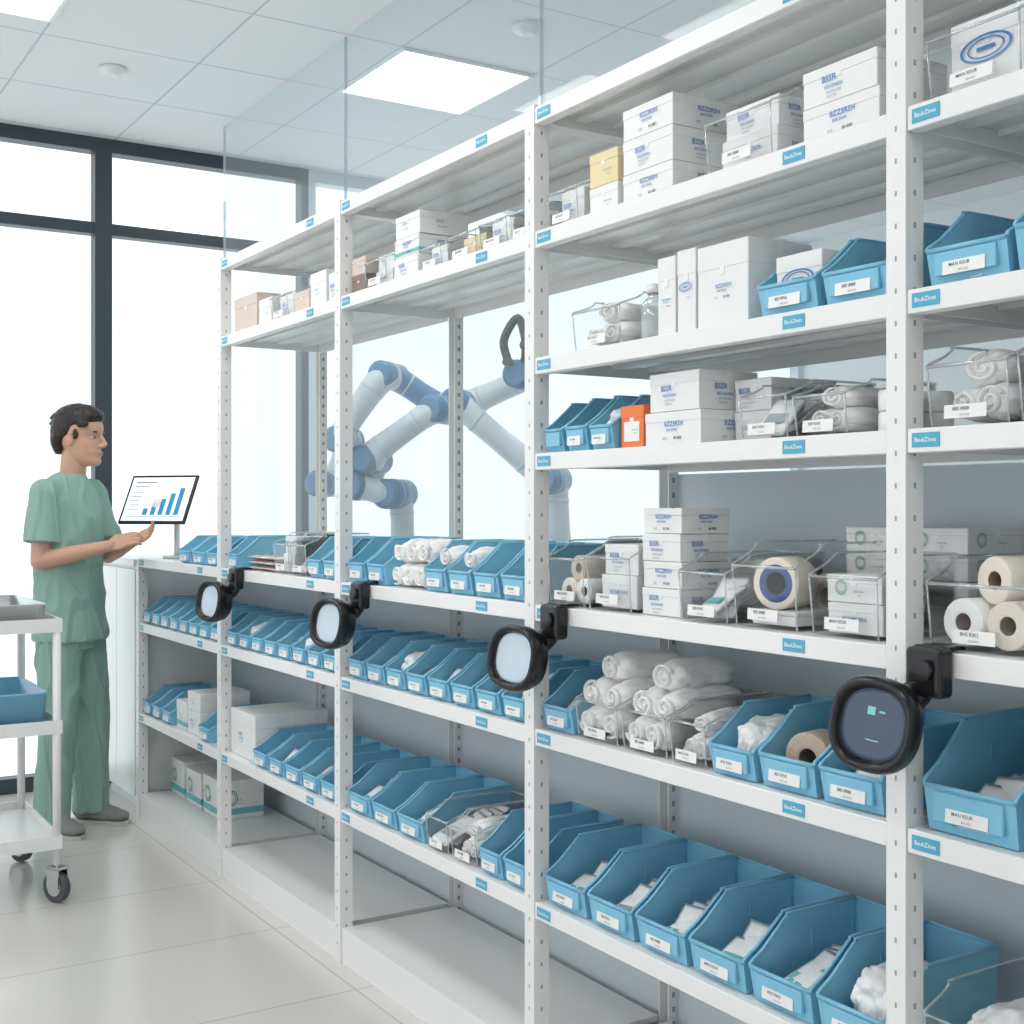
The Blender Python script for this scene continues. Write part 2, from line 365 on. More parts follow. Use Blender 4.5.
def sbin(k, Y, w=0.14, d=0.26, h=0.125, kind='blue', x=None, tagged=True, group=None, zoff=0, cont=None):
    body, card, fl, cw, ch = bin_meshes(round(w, 3), d, h, kind)
    if x is None: x = X0+0.006
    zz = dz(k)+zoff
    o = obj('storage_bin', body, None, (x, Y, zz+0.0005))
    top(o, 'blue plastic open-front storage bin with white label' if kind == 'blue' else 'clear plastic open-front storage bin with white label', 'storage bin', group or ('blue bins on the shelves' if kind == 'blue' else 'clear bins on the shelves'))
    if tagged:
        c = obj('label_card', card, o, (-0.0042 if kind == 'blue' else -0.0005, 0, h*(fl*0.45 if kind == 'blue' else 0.17)), (0, 0.05, 0))
        c['label'] = 'white paper label with black printing'
        decal('lettering', BTX[bincount[0] % 4], c, (-0.0015, 0, 0), RX, cw/0.06)
        bincount[0] += 1
    if cont: fill(k, x, Y, zz+0.006, w, d, h, cont)
    return o

# ---------------------------------------------------------------- contents
def packet_mesh(L, W, T, seed, m):
    bm = bmesh.new(); N, K = 10, 8
    for s in (1, -1):
        g = [[None]*(K+1) for _ in range(N+1)]
        for i in range(N+1):
            for j in range(K+1):
                u, v = i/N, j/K
                b = (max(0, math.sin(math.pi*min(max((u-0.08)/0.84, 0), 1)))*max(0, math.sin(math.pi*min(max((v-0.06)/0.88, 0), 1))))**0.5
                q = noise.noise(Vector((u*4, v*4, seed*3.1)))*0.25
                g[i][j] = bm.verts.new(((u-0.5)*L, (v-0.5)*W, T/2+s*T/2*b*(1+q)))
        for i in range(N):
            for j in range(K):
                f = bm.faces.new((g[i][j], g[i+1][j], g[i+1][j+1], g[i][j+1])); f.smooth = True
    bmesh.ops.remove_doubles(bm, verts=bm.verts, dist=0.00005)
    bm_box(bm, (-L*0.25, -W*0.3, T*0.995), (-L*0.05 if seed % 2 == 0 else L*0.0, W*0.3, T*1.01), 1)
    return mk(bm, 'packet', [m, 'greyink' if seed % 2 else 'tealink'])
PK = [packet_mesh(0.10, 0.07, 0.014, s, 'packet') for s in range(4)]
PKP = [packet_mesh(0.10, 0.07, 0.016, s, 'packetp') for s in range(2)]
def packet(x, y, z, rot=(0, 0, 0), pink=False, s=1):
    o = obj('sterile_packet', random.choice(PKP if pink else PK), None, (x, y, z), rot); o.scale = (s, s, s)
    top(o, 'flat pink sterile supply packet' if pink else 'flat white sterile supply packet in a bin', 'medical packet', 'sterile packets in bins'); return o
def bag_mesh(seed, m='bag'):
    bm = bmesh.new(); bmesh.ops.create_icosphere(bm, subdivisions=5, radius=1)
    for v in bm.verts:
        n = v.co.normalized()
        q = 1+0.22*noise.noise(n*2.2+Vector((seed*5, 0, 0)))+0.16*abs(noise.noise(n*4+Vector((0, seed*3, 0))))-0.07*max(0, 0.3-abs(noise.noise(n*6+Vector((1, seed, 0)))))/0.3
        v.co = n*q
        for a in range(3): v.co[a] = math.copysign(abs(v.co[a])**0.8, v.co[a])
    for v in bm.verts: v.co.z = max(v.co.z, -0.85)+0.85
    for f in bm.faces: f.smooth = True
    return mk(bm, 'bag', [m])
BG = [bag_mesh(s) for s in range(3)]
def bag(x, y, z, sx, sy, sz):
    o = obj('plastic_bag', random.choice(BG), None, (x, y, z)); o.scale = (sx, sy, sz/1.7)
    top(o, 'crumpled translucent bag of supplies', 'supply bag', 'crumpled supply bags'); return o
def log_mesh(seed):
    """folded and rolled gauze pad: outer skin with lengthwise creases and a spiral fold on the ends"""
    bm = bmesh.new(); N, K = 44, 56; rings = []
    for i in range(N+1):
        u = i/N*2-1; pr = max(0.03, 1-abs(u)**7)**0.5; ring = []
        for j in range(K):
            a = j*math.tau/K; c, s = math.cos(a), math.sin(a)
            q = Vector((u*1.2, c*1.1, s*1.1))
            cr = abs(noise.noise(Vector((u*0.9+seed*3, c*1.9, s*1.9))))
            r = pr*(1+0.18*noise.noise(q*1.2+Vector((seed*4, 0, 0)))-0.11*max(0, 0.16-cr)/0.16+0.05*noise.noise(Vector((u*6, c*2.5, s*2.5+seed))))
            ring.append((u*(1+0.05*noise.noise(Vector((c*2, s*2, seed)))), c*r, s*r*0.9+0.9))
        rings.append(ring)
    bm_loft(bm, rings)
    pts = []
    for t in range(26):
        a = t/25*math.tau*1.8+seed; rr = 0.12+0.68*t/25
        pts.append(Vector((-1.0-0.015, rr*math.cos(a), rr*math.sin(a)*0.9+0.9)))
    bm_tube(bm, pts, [0.07]*26, 0, 8, 1)
    return mk(bm, 'gauze_roll', ['gauze'])
LG = [log_mesh(s) for s in range(5)]
def log(x, y, z, L, ry, rz, ang=0, i=0, tilt=0):
    o = obj('gauze_roll', LG[i % 5], None, (x+L/2, y, z), (0, tilt, ang)); o.scale = (L/2, ry, rz)
    top(o, 'soft folded roll of white gauze', 'gauze', 'folded gauze rolls'); return o
def roll_mesh(r, L, ri, m, core, mid=None):
    bm = bmesh.new(); n = 36
    seq = [(ri, 0.002), (ri+0.003, 0)] + [(ri+0.003+(r-ri-0.005)*t/6, 0.0012*(t % 2)) for t in range(1, 7)] + [(r, 0.003), (r, L-0.003)] + [(r-0.002, L), (ri+0.003, L), (ri, L-0.002), (ri, 0.002)]
    rings = [[(x, rr*math.cos(a*math.tau/n), rr*math.sin(a*math.tau/n)) for a in range(n)] for rr, x in seq]
    bm_loft(bm, rings, 0, True, False)
    bm.faces.ensure_lookup_table()
    for f in bm.faces:
        q = max(math.hypot(v.co.y, v.co.z) for v in f.verts)
        if q < ri+0.001: f.material_index = 1
        elif mid and q < ri+(r-ri)*0.55: f.material_index = 2
    return mk(bm, 'roll', [m, core]+([mid] if mid else []))
ROLLS = {}
def roll(x, y, z, r=0.035, L=0.07, ri=0.012, m='gauze', core='core', ang=0.0, up=False, label=None, mid=None):
    key = (r, L, ri, m, core, mid)
    if key not in ROLLS: ROLLS[key] = roll_mesh(*key)
    o = obj('bandage_roll', ROLLS[key], None, (x, y, z+(0 if up else r)), (0, -math.pi/2 if up else 0, ang))
    top(o, label or {'gauze': 'white gauze bandage roll with cardboard core', 'tan': 'tan elastic bandage roll'}.get(m, 'cream adhesive tape roll'), 'bandage roll', 'bandage rolls'); return o
TXS = {
 'a': [('BSSR', 0.015, -0.020, 0.012, 'blueink'), ('BISUZINEIN', 0.0075, -0.010, -0.001, 'blueink'), ('NIE RSINE BSR', 0.005, -0.010, -0.010, 'greyink'), ('RSINE IRS', 0.005, -0.014, -0.017, 'greyink')],
 'b': [('BZZ5RSH', 0.013, 0.006, 0.013, 'blueink'), ('BSIR SINIIR', 0.0065, 0.0, 0.002, 'blueink'), ('88 888', 0.008, 0.016, -0.013, 'ink'), ('RSE', 0.007, -0.020, -0.013, 'greyink')],
 'c': [('SASI', 0.012, -0.014, 0.010, 'tealink'), ('BINURSSE', 0.006, -0.006, -0.004, 'greyink')],
 'd': [('BOAMCRIN', 0.011, 0, 0.004, 'blueink'), ('NEISR', 0.005, 0, -0.009, 'greyink')],
 'g': [('BISSR ENSI', 0.006, 0.016, 0, 'greyink'), ('RSE', 0.005, 0.016, -0.008, 'greyink')],
}
def ring_decal(parent, pos, R, rx, rz, m):
    bm = bmesh.new(); n = 32
    for sc, th in ((1.0, 0.10), (0.72, 0.07)):
        a = [bm.verts.new((rx*sc*math.cos(t*math.tau/n), rz*sc*math.sin(t*math.tau/n), 0)) for t in range(n)]
        b = [bm.verts.new((rx*(sc-th)*math.cos(t*math.tau/n), rz*(sc-th*1.5)*math.sin(t*math.tau/n), 0)) for t in range(n)]
        for i in range(n): bm.faces.new((a[i], a[(i+1) % n], b[(i+1) % n], b[i]))
    if m == 'blueink': bmesh.ops.create_cube(bm, size=1, matrix=Matrix.Diagonal((rx*0.7, rz*0.3, 0.0001, 1)))
    return decal('printed_mark', mk(bm, 'mark', [m], recalc=False), parent, pos, R)
def carton(k, Y, w, d, h, m='carton', st='a', x=None, zoff=0, ang=0, stripe=None, lab=None, s=None, ring=None):
    """Y is the far edge of the box, w its width along the shelf, d its depth, h its height"""
    if x is None: x = X0+0.02
    bm = bmesh.new()
    bm_box(bm, (-d/2+0.001, -w/2+0.001, 0), (d/2-0.001, w/2-0.001, h*0.72), 0, 0.0012, 1)
    bm_box(bm, (-d/2, -w/2, h*0.70), (d/2, w/2, h), 0, 0.0015, 1)
    bm_box(bm, (-d/2-0.0004, -0.006, h*0.62), (-d/2+0.002, 0.006, h*0.72), 2)
    bm_box(bm, (-0.008, -w/2-0.0004, h*0.70), (0.008, -w/2+0.002, h+0.0004), 2)
    if stripe: bm_box(bm, (-d/2-0.0006, -w/2-0.0006, h*0.12), (d/2+0.0006, w/2+0.0006, h*0.28), 1)
    if m == 'orange': bm_box(bm, (-d/2-0.0008, -w*0.33, h*0.15), (-d/2+0.001, w*0.33, h*0.62), 2)
    o = obj('carton_box', mk(bm, 'carton_box', [m, stripe or m, 'card']), None, (x+d/2, Y-w/2, dz(k)+zoff+0.0005), (0, 0, ang))
    top(o, lab or {'carton': 'white printed cardboard supply box', 'cream': 'cream yellow cardboard supply box', 'beige': 'plain beige cardboard box', 'brown': 'dark brown cardboard box', 'orange': 'orange supply box with white printed panel'}[m], 'box', 'boxed medical supplies')
    if st:
        me = text_mesh(TXS[st]); fs = s or min(w/0.095, h/0.055, 1.05)
        decal('printed_lettering', me, o, (-d/2-0.0013, 0, h*0.42), RX, fs)
        fs2 = s or min(d/0.095, h/0.055, 1.05)
        decal('printed_lettering', me, o, (0, -w/2-0.0013, h*0.42), RY, fs2)
    if ring:
        r0 = min(h*0.28, w*0.16)
        rw = r0 if ring == 'greenink' else min(w*0.36, r0*2.2)
        ring_decal(o, (-d/2-0.0018, w*0.22 if ring == 'greenink' else 0, h*0.55), RX, rw, r0, ring)
        ring_decal(o, (-d*0.28 if ring == 'greenink' else 0, -w/2-0.0018, h*0.55), RY, rw, r0, ring)
    return o
def fill(k, x, Y, z, w, d, h, c):
    if c == 'packets':
        n = random.randint(4, 6); s = min(1, (w-0.035)/0.085)
        for i in range(n):
            packet(x+0.050+i*0.024, Y+random.uniform(-.005, .005), z+0.030+0.004*i, (random.uniform(-.15, .15), -random.uniform(0.35, 0.85), random.uniform(-0.3, 0.3)), s=s, pink=random.random() < 0.06)
    elif c == 'pink':
        for i in range(3): packet(x+0.06+i*0.035, Y, z+0.02, (0, -0.5, random.uniform(-0.3, 0.3)), pink=i != 1, s=min(1, (w-0.03)/0.11))
    elif c == 'bag':
        bag(x+d*0.42, Y, z, d*0.30, w*0.34, h*0.72)
    elif c == 'gauze':
        log(x+0.025, Y-w*0.17, z, d*0.72, w*0.19, h*0.26, 0, random.randint(0, 4)); log(x+0.03, Y+w*0.18, z, d*0.72, w*0.19, h*0.26, 0, random.randint(0, 4)); log(x+0.03, Y, z+h*0.42, d*0.68, w*0.24, h*0.25, 0.1, random.randint(0, 4))
    elif c == 'boxes':
        bw = w-0.034; zo = z-dz(k)
        carton(k, Y+bw/2, bw, d*0.55, h*0.45, st='d', x=x+0.03, zoff=zo)
        carton(k, Y+bw/2-0.004, bw-0.006, d*0.5, h*0.42, st='a', x=x+0.035, zoff=zo+h*0.45+0.001)
    elif c == 'box1':
        carton(k, Y+(w-0.034)/2, w-0.034, d*0.55, h*0.75, st='a', x=x+0.03, zoff=z-dz(k))
    elif c == 'tan':
        roll(x+0.05, Y, z, 0.046, 0.06, 0.018, 'tan', 'core', 0.2)
    elif c == 'rolls':
        r = min(0.03, (w-0.024)/4.2)
        for xx in (0.03, 0.115):
            roll(x+xx, Y+r*1.03, z, r, 0.075, r*0.4, 'tan2'); roll(x+xx, Y-r*1.03, z, r, 0.075, r*0.4)
        roll(x+0.035, Y, z+r*1.78, r, 0.08, r*0.4, 'tan')

def row(k, ya, yb, n, h=0.12, d=0.25, kinds=None, conts=('packets', None, 'packets', 'bag')):
    sp = (ya-yb)/n
    for i in range(n):
        kind = kinds[i] if kinds else 'blue'
        sbin(k, ya-sp*(i+.5), sp-0.008, d, h, kind, cont=conts[i % len(conts)])
e5 = 0.03
# shelf seven (lowest)
row(6, PY[3]-e5, PY[4]+e5-0.004, 6, 0.135, 0.27, conts=('packets', 'packets', 'packets', 'packets', 'packets', 'bag'))
row(6, PY[2]-e5, PY[2]-0.50, 3, 0.12, 0.27, conts=('packets', None))
sbin(6, PY[2]-0.565, 0.12, 0.26, 0.11, 'clear', cont='packets'); sbin(6, PY[2]-0.70, 0.13, 0.26, 0.11, 'clear', cont='gauze')
row(6, PY[2]-0.775, PY[3]+e5, 2, 0.13, 0.27, conts=('packets', None))
carton(6, PY[1]-0.035, 0.24, 0.27, 0.16, st='a', lab='large white cardboard box with blue printing')
row(6, PY[1]-0.29, PY[2]+e5, 5, 0.11, 0.27, conts=(None, 'packets'))
row(6, PY[0]-e5, PY[0]-0.42, 3, 0.11, 0.25, conts=('packets', None))
carton(6, PY[0]-0.44, 0.13, 0.2, 0.11, st='c', stripe='tealink'); carton(6, PY[0]-0.58, 0.15, 0.2, 0.09, st='a'); carton(6, PY[0]-0.58, 0.15, 0.2, 0.07, st='c', zoff=0.091)
sbin(6, PY[0]-0.82, 0.13, 0.25, 0.11, cont='packets')
sbin(6, PY[4]-0.12, 0.17, 0.27, 0.14, 'clear', cont='bag'); sbin(6, PY[4]-0.31, 0.17, 0.27, 0.14, cont='bag')
# base deck
for j, (yy, ww, hh) in enumerate(((PY[0]-0.05, 0.17, 0.15), (PY[0]-0.25, 0.19, 0.14), (PY[0]-0.47, 0.20, 0.15))):
    carton(7, yy, ww, 0.18, hh, st='c', stripe='tealink', x=1.68, ring='greenink', lab='white and teal cardboard carton on the base shelf')
# shelf six
row(5, PY[0]-e5, PY[1]+e5, 8, 0.105, 0.24, conts=('packets', None, 'packets'))
row(5, PY[1]-e5, PY[2]+e5, 8, 0.105, 0.24, conts=('packets', 'bag', 'packets', 'pink'))
row(5, PY[2]-e5, PY[3]+e5, 8, 0.115, 0.25, conts=('packets', 'packets', 'bag', 'packets', 'packets'))
sbin(5, PY[3]-0.085, 0.115, 0.25, 0.12, cont='packets')
sbin(5, PY[3]-0.225, 0.15, 0.27, 0.11, 'clear'); sbin(5, PY[3]-0.385, 0.15, 0.27, 0.11, 'clear')
n = 0
for yy in (PY[3]-0.225, PY[3]-0.385):
    for zz, xo, offs in ((0.006, 0.02, (-.033, .033)), (0.062, 0.03, (-.036, .032)), (0.118, 0.05, (-.004,))):
        for o_ in offs:
            log(X0+xo, yy+o_, dz(5)+zz, 0.23-xo, 0.037, 0.037, random.uniform(-.14, .14), n); n += 1
sbin(5, PY[3]-0.52, 0.11, 0.27, 0.11, 'clear', cont='gauze')
sbin(5, PY[3]-0.645, 0.125, 0.26, 0.12, cont='bag'); sbin(5, PY[3]-0.785, 0.14, 0.26, 0.13, cont='tan'); sbin(5, PY[3]-0.93, 0.14, 0.26, 0.13, cont='packets')
sbin(5, PY[4]-0.12, 0.17, 0.28, 0.16, cont='packets'); sbin(5, PY[4]-0.31, 0.17, 0.28, 0.16, cont='packets')
# shelf five
row(4, PY[0]-0.50, PY[1]+e5, 3, 0.10, 0.22, conts=(None, 'packets'))
y = PY[1]-0.04
row(4, y, y-0.12, 1, 0.11, 0.22)
for a in range(4):
    for b in range(3): packet(1.63+0.003*b, y-0.17-0.075*a, dz(4)+0.0005+b*0.018, (0, 0, 0.1), pink=(a+b) % 3 != 0)
sbin(4, y-0.50, 0.13, 0.22, 0.13, 'clear', cont='boxes'); sbin(4, y-0.64, 0.13, 0.22, 0.13, 'clear', cont='packets'); row(4, y-0.715, PY[2]+e5, 2, 0.12, 0.22, conts=('packets', 'packets'))
y = PY[2]-0.03
row(4, y, y-0.25, 2, 0.125, 0.24, conts=(None, 'packets'))
for q in range(3):
    for p_ in range(2): log(X0+0.02+0.01*p_, y-0.295-0.062*q, dz(4)+0.0005+0.062*p_, 0.20, 0.034, 0.036, 0.06*q, q+p_*2)
row(4, y-0.465, PY[3]+e5, 4, 0.125, 0.24, conts=('gauze', 'gauze', 'packets', 'packets'))
y = PY[3]-0.028
sbin(4, y-0.085, 0.14, 0.25, 0.14, 'clear', cont='rolls'); sbin(4, y-0.24, 0.155, 0.25, 0.15, 'clear', cont='boxes')
zz = 0
for q, hh in enumerate((0.054, 0.052, 0.054, 0.05)):
    carton(4, y-0.325-0.004*(q % 2), 0.12, 0.125, hh, st='ab'[q % 2], zoff=zz, x=X0+0.03); zz += hh+0.001
carton(4, y-0.40, 0.11, 0.14, 0.06, st='b', x=X0+0.20); carton(4, y-0.40, 0.11, 0.14, 0.05, st='a', x=X0+0.20, zoff=0.061)
sbin(4, y-0.535, 0.14, 0.25, 0.125, 'clear', cont='packets'); sbin(4, y-0.70, 0.165, 0.26, 0.15, 'clear')
roll(X0+0.045, y-0.69, dz(4)+0.032, 0.047, 0.07, 0.020, 'tan2', 'ink', 0.25, label='cream tape roll with dark blue inner ring', mid='navy'); roll(X0+0.15, y-0.71, dz(4)+0.006, 0.045, 0.05, 0.018, 'tan', 'core')
carton(4, y-0.64, 0.11, 0.11, 0.025, st='d', x=X0+0.035, zoff=0.006)
sbin(4, y-0.885, 0.155, 0.19, 0.135, 'clear'); carton(4, y-0.83, 0.12, 0.10, 0.05, st='d', x=X0+0.03, zoff=0.006); carton(4, y-0.828, 0.12, 0.10, 0.045, st='g', x=X0+0.03, zoff=0.057, ring='greenink')
for yy, xx in ((1.66, 0.20), (1.525, 0.205)):
    zz = 0
    for q in range(4):
        carton(4, yy, 0.13, 0.15, 0.044, st='g', zoff=zz, x=X0+xx, ring='greenink'); zz += 0.045
y = PY[4]-0.03
sbin(4, y-0.10, 0.18, 0.27, 0.135, 'clear')
for q in range(2):
    roll(X0+0.03, y-0.06-0.078*q, dz(4)+.006, 0.036, 0.09, 0.014, 'tan2' if q else 'gauze'); roll(X0+0.13, y-0.06-0.078*q, dz(4)+.006, 0.036, 0.09, 0.014)
roll(X0+0.05, y-0.10, dz(4)+.070, 0.036, 0.09, 0.014, 'tan2', 'core', -0.2)
sbin(4, y-0.30, 0.18, 0.27, 0.15, 'blue')
# shelf four
y = PY[3]-0.03
sbin(3, y-0.04, 0.075, 0.22, 0.11, 'blue', tagged=False); sbin(3, y-0.125, 0.085, 0.22, 0.115, 'blue', cont=None); sbin(3, y-0.215, 0.085, 0.22, 0.11, 'blue', cont='bag')
carton(3, y-0.265, 0.075, 0.10, 0.085, m='orange', st='g', lab='orange supply box with white printed panel')
carton(3, y-0.345, 0.17, 0.16, 0.065, st='b'); carton(3, y-0.36, 0.15, 0.15, 0.075, st='a', zoff=0.066)
carton(3, y-0.52, 0.10, 0.17, 0.06, st='d', x=X0+0.10); carton(3, y-0.52, 0.10, 0.17, 0.06, st='a', x=X0+0.10, zoff=0.061)
sbin(3, y-0.695, 0.125, 0.22, 0.10, 'clear', cont='packets'); sbin(3, y-0.83, 0.125, 0.22, 0.09, 'clear', cont='gauze')
for q in range(2): roll(X0+0.09, y-0.93, dz(3)+0.0005+0.036*q, 0.034, 0.035, 0.010, 'gauze', 'core', 0, True)
for q in range(2): roll(X0+0.17, y-0.93, dz(3)+0.0005+0.036*q, 0.034, 0.035, 0.010, 'gauze', 'core', 0, True)
y = PY[4]-0.03
sbin(3, y-0.085, 0.15, 0.25, 0.125, 'clear', cont='gauze'); sbin(3, y-0.25, 0.16, 0.25, 0.13, 'clear', cont='bag')
# shelf three
y = PY[3]-0.03
sbin(2, y-0.195, 0.175, 0.24, 0.11, 'clear', cont='gauze')
bm = bmesh.new(); bm_loft(bm, [[(r*math.cos(t*math.tau/24), r*math.sin(t*math.tau/24), z) for t in range(24)] for z, r in ((0, .024), (.004, .027), (.075, .027), (.088, .018), (.092, .013), (.1, .013))])
bm_cyl(bm, (0, 0, .1), (0, 0, .118), .016, mi=1)
o = obj('bottle', mk(bm, 'bottle', ['rim', 'carton']), None, (X0+0.06, y-0.325, dz(2)+0.0005)); top(o, 'clear glass bottle with white cap', 'bottle')
carton(2, y-0.385, 0.055, 0.12, 0.155, st='b', s=0.5); carton(2, y-0.445, 0.055, 0.12, 0.16, st='g', ring='blueink')
carton(2, y-0.505, 0.14, 0.16, 0.155, st='b', s=0.8, lab='tall white supply box with small printing')
sbin(2, y-0.755, 0.145, 0.24, 0.12, 'blue'); carton(2, y-0.700, 0.11, 0.12, 0.10, st=None, x=X0+0.035, zoff=0.007, ring='blueink')
sbin(2, y-0.91, 0.145, 0.24, 0.12, 'blue', cont='packets')
y = PY[4]-0.03
sbin(2, y-0.085, 0.15, 0.26, 0.125, 'blue', cont='packets'); sbin(2, y-0.245, 0.16, 0.26, 0.15, 'blue')
# shelf two
y = PY[3]-0.03
sbin(1, y-0.07, 0.12, 0.22, 0.10, 'clear', cont='box1')
carton(1, y-0.155, 0.10, 0.14, 0.06, m='carton', st='g'); carton(1, y-0.155, 0.10, 0.14, 0.07, m='cream', st='g', zoff=0.061)
zz = 0
for q, hh in enumerate((0.062, 0.068, 0.062)): carton(1, y-0.272, 0.16, 0.17, hh, st='bab'[q], zoff=zz); zz += hh+0.001
sbin(1, y-0.63, 0.18, 0.23, 0.13, 'clear', cont='boxes')
carton(1, y-0.78, 0.17, 0.17, 0.062, st='b'); carton(1, y-0.78, 0.165, 0.17, 0.062, st='a', zoff=0.063)
y = PY[4]-0.03
sbin(1, y-0.095, 0.17, 0.25, 0.125, 'clear', cont=None)
carton(1, y-0.03, 0.13, 0.16, 0.11, st=None, ring='blueink', x=X0+0.04, zoff=0.007)
carton(1, y-0.20, 0.15, 0.18, 0.09, st='a')
y = PY[2]-0.03
carton(1, y-0.0, 0.09, 0.14, 0.055, m='brown', st=None); carton(1, y-0.0, 0.09, 0.14, 0.05, m='beige', st='g', zoff=0.056)
sbin(1, y-0.18, 0.14, 0.2, 0.10, 'clear', cont='boxes')
zz = 0
for q, hh in enumerate((0.06, 0.05, 0.06)): carton(1, y-0.27-0.005*q, 0.14, 0.15, hh, st='abc'[q], zoff=zz, stripe='tealink' if q == 1 else None); zz += hh+.001
sbin(1, y-0.50, 0.12, 0.2, 0.075, 'clear', cont='box1'); sbin(1, y-0.66, 0.15, 0.2, 0.08, 'clear'); carton(1, y-0.60, 0.11, 0.12, 0.055, m='cream', st='g', x=X0+0.05, zoff=0.007)
sbin(1, y-0.81, 0.13, 0.2, 0.085, 'clear', cont='box1'); sbin(1, y-0.93, 0.09, 0.2, 0.085, 'clear', cont='bag')
y = PY[1]-0.03
carton(1, y-0.04, 0.22, 0.18, 0.125, m='beige', st=None); carton(1, y-0.28, 0.12, 0.15, 0.09, st='g'); sbin(1, y-0.49, 0.15, 0.2, 0.10, 'clear', cont='box1')
carton(1, y-0.59, 0.12, 0.15, 0.07, m='beige', st=None); carton(1, y-0.72, 0.12, 0.15, 0.11, st='c'); carton(1, y-0.86, 0.10, 0.15, 0.09, st='a')

# ---------------------------------------------------------------- scanner devices
def sup(a, b, t, n=2.8):
    c, s = math.cos(t), math.sin(t)
    return (math.copysign(abs(c)**(2/n), c)*a, math.copysign(abs(s)**(2/n), s)*b)
def device(Y, dark=False, z=1.0, roll_=0.12):
    TH = math.radians(18)
    e = empty('scanner_device', (1.458, Y, z), (0, 0, TH))
    top(e, 'black rubber-rimmed handheld scanner with '+('dark' if dark else 'pale')+' screen clamped to shelf edge', 'scanner', 'clamped handheld scanners')
    n = 48; A, B = 0.067, 0.071
    TL = Matrix.Rotation(roll_, 4, 'X') @ Matrix.Rotation(math.radians(6), 4, 'Y')
    def rg(x, s): return [TL @ Vector((x, *[v*s for v in sup(A, B, i*math.tau/n, 2.5)])) for i in range(n)]
    bm = bmesh.new()
    bm_loft(bm, [rg(x, s) for x, s in ((0.058, 0.35), (0.058, 0.55), (0.051, 0.74), (0.038, 0.88), (0.022, 0.92), (0.016, 0.98), (0.002, 1.01), (-0.012, 0.985), (-0.020, 0.92), (-0.021, 0.85), (-0.014, 0.78), (-0.002, 0.74))])
    obj('housing', mk(bm, 'housing', ['black']), e)
    bm = bmesh.new(); bm_loft(bm, [rg(-0.001, 0.745), rg(-0.004, 0.735), rg(-0.005, 0.67)])
    s = obj('screen', mk(bm, 'screen', ['screenD' if dark else 'screenL']), e)
    if dark:
        for a, b in (((-0.0062, -0.001, 0.014), (-0.0052, 0.011, 0.026)), ((-0.0062, -0.016, 0.019), (-0.0052, -0.007, 0.022)), ((-0.0062, -0.012, -0.024), (-0.0052, 0.008, -0.0222))):
            o = boxes('screen_icon', [(a, b)], ['ui'], s); o.data.transform(TL)
    inv = Matrix.Rotation(-TH, 4, 'Z')
    cz = 1.088-z
    bm = bmesh.new()
    bm_tube(bm, [Vector((0.048, 0.006, 0.02)), Vector((0.066, -0.006, 0.032)), Vector((0.074, -0.018, 0.046)), Vector((0.076, -0.026, cz-0.025))], [0.026, 0.024, 0.022, 0.020], seg=16)
    o = obj('swivel_arm', mk(bm, 'swivel_arm', ['black']), e); o.matrix_local = inv
    bm = bmesh.new()
    bm_box(bm, (0.056, -0.072, cz-0.048), (0.0905, -0.006, cz+0.026), 0, 0.009, 3)
    bm_box(bm, (0.072, -0.067, cz+0.0205), (0.122, -0.011, cz+0.028), 0, 0.003)
    bm_cyl(bm, (0.044, -0.048, cz-0.006), (0.058, -0.048, cz-0.006), 0.015, seg=18)
    o = obj('clamp', mk(bm, 'clamp', ['black']), e); o.matrix_local = inv
device(yf(880, 1.47), True); device(yf(520, 1.47)); device(yf(334, 1.47)); device(yf(215, 1.47))

# ---------------------------------------------------------------- end cabinet + tablet
e = top(empty('base_cabinet', (0, 0, 0)), 'white base cabinet beside the end of the shelving', 'cabinet')
boxes('body', [((1.565, 5.52, 0.06), (1.96, 6.12, 1.07))], ['cab'], e, bevel=0.003)
boxes('worktop', [((1.54, 5.512, 1.0705), (1.975, 6.14, 1.10))], ['cab'], e, bevel=0.003)
boxes('kickboard', [((1.60, 5.54, 0), (1.95, 6.10, 0.06))], ['panel'], e)
for a, b in ((5.525, 5.815), (5.82, 6.115)):
    boxes('door', [((1.547, a, 0.08), (1.5645, b, 1.055))], ['cab'], e, bevel=0.002)
tc = P(158, 499, 5.30)
phi = math.radians(20); beta = math.radians(28)
hdir = (FW*math.cos(phi)+RT*math.sin(phi)); wdir = (RT*math.cos(phi)-FW*math.sin(phi))
udir = Vector((0, 0, 1))*math.cos(beta)+hdir*math.sin(beta); ndir = wdir.cross(udir)
TM = Matrix.Translation(tc) @ Matrix((wdir, udir, ndir)).transposed().to_4x4()
sb = Vector((1.68, 5.36, dz(4)))
te = top(empty('tablet_stand', sb), 'black-framed tablet showing blue bar chart on white stand', 'tablet')
TW, TH = 0.325, 0.228
inv = Matrix.Translation(-sb)
def tpart(name, bm, mats, par=te):
    me = mk(bm, name, mats); me.transform(inv @ TM); return obj(name, me, par)
bm = bmesh.new(); bm_box(bm, (-TW/2, -TH/2, -0.012), (TW/2, TH/2, 0), 0, 0.005, 3); tb = tpart('tablet_body', bm, ['black'])
bm = bmesh.new(); bm_box(bm, (-TW/2+0.012, -TH/2+0.012, 0), (TW/2-0.012, TH/2-0.012, 0.001)); ts = tpart('screen', bm, ['tscreen'], tb)
bm = bmesh.new()
for i, hh in enumerate((0.03, 0.05, 0.075, 0.10, 0.125)):
    bm_box(bm, (-0.055+i*0.038, -0.075, 0.001), (-0.055+i*0.038+0.022, -0.075+hh, 0.0016))
bm_box(bm, (-0.13, -0.083, 0.001), (0.135, -0.081, 0.0016), 1)
bm_box(bm, (-0.13, 0.075, 0.001), (-0.03, 0.081, 0.0016), 1); bm_box(bm, (-0.13, 0.058, 0.001), (-0.06, 0.062, 0.0016), 1)
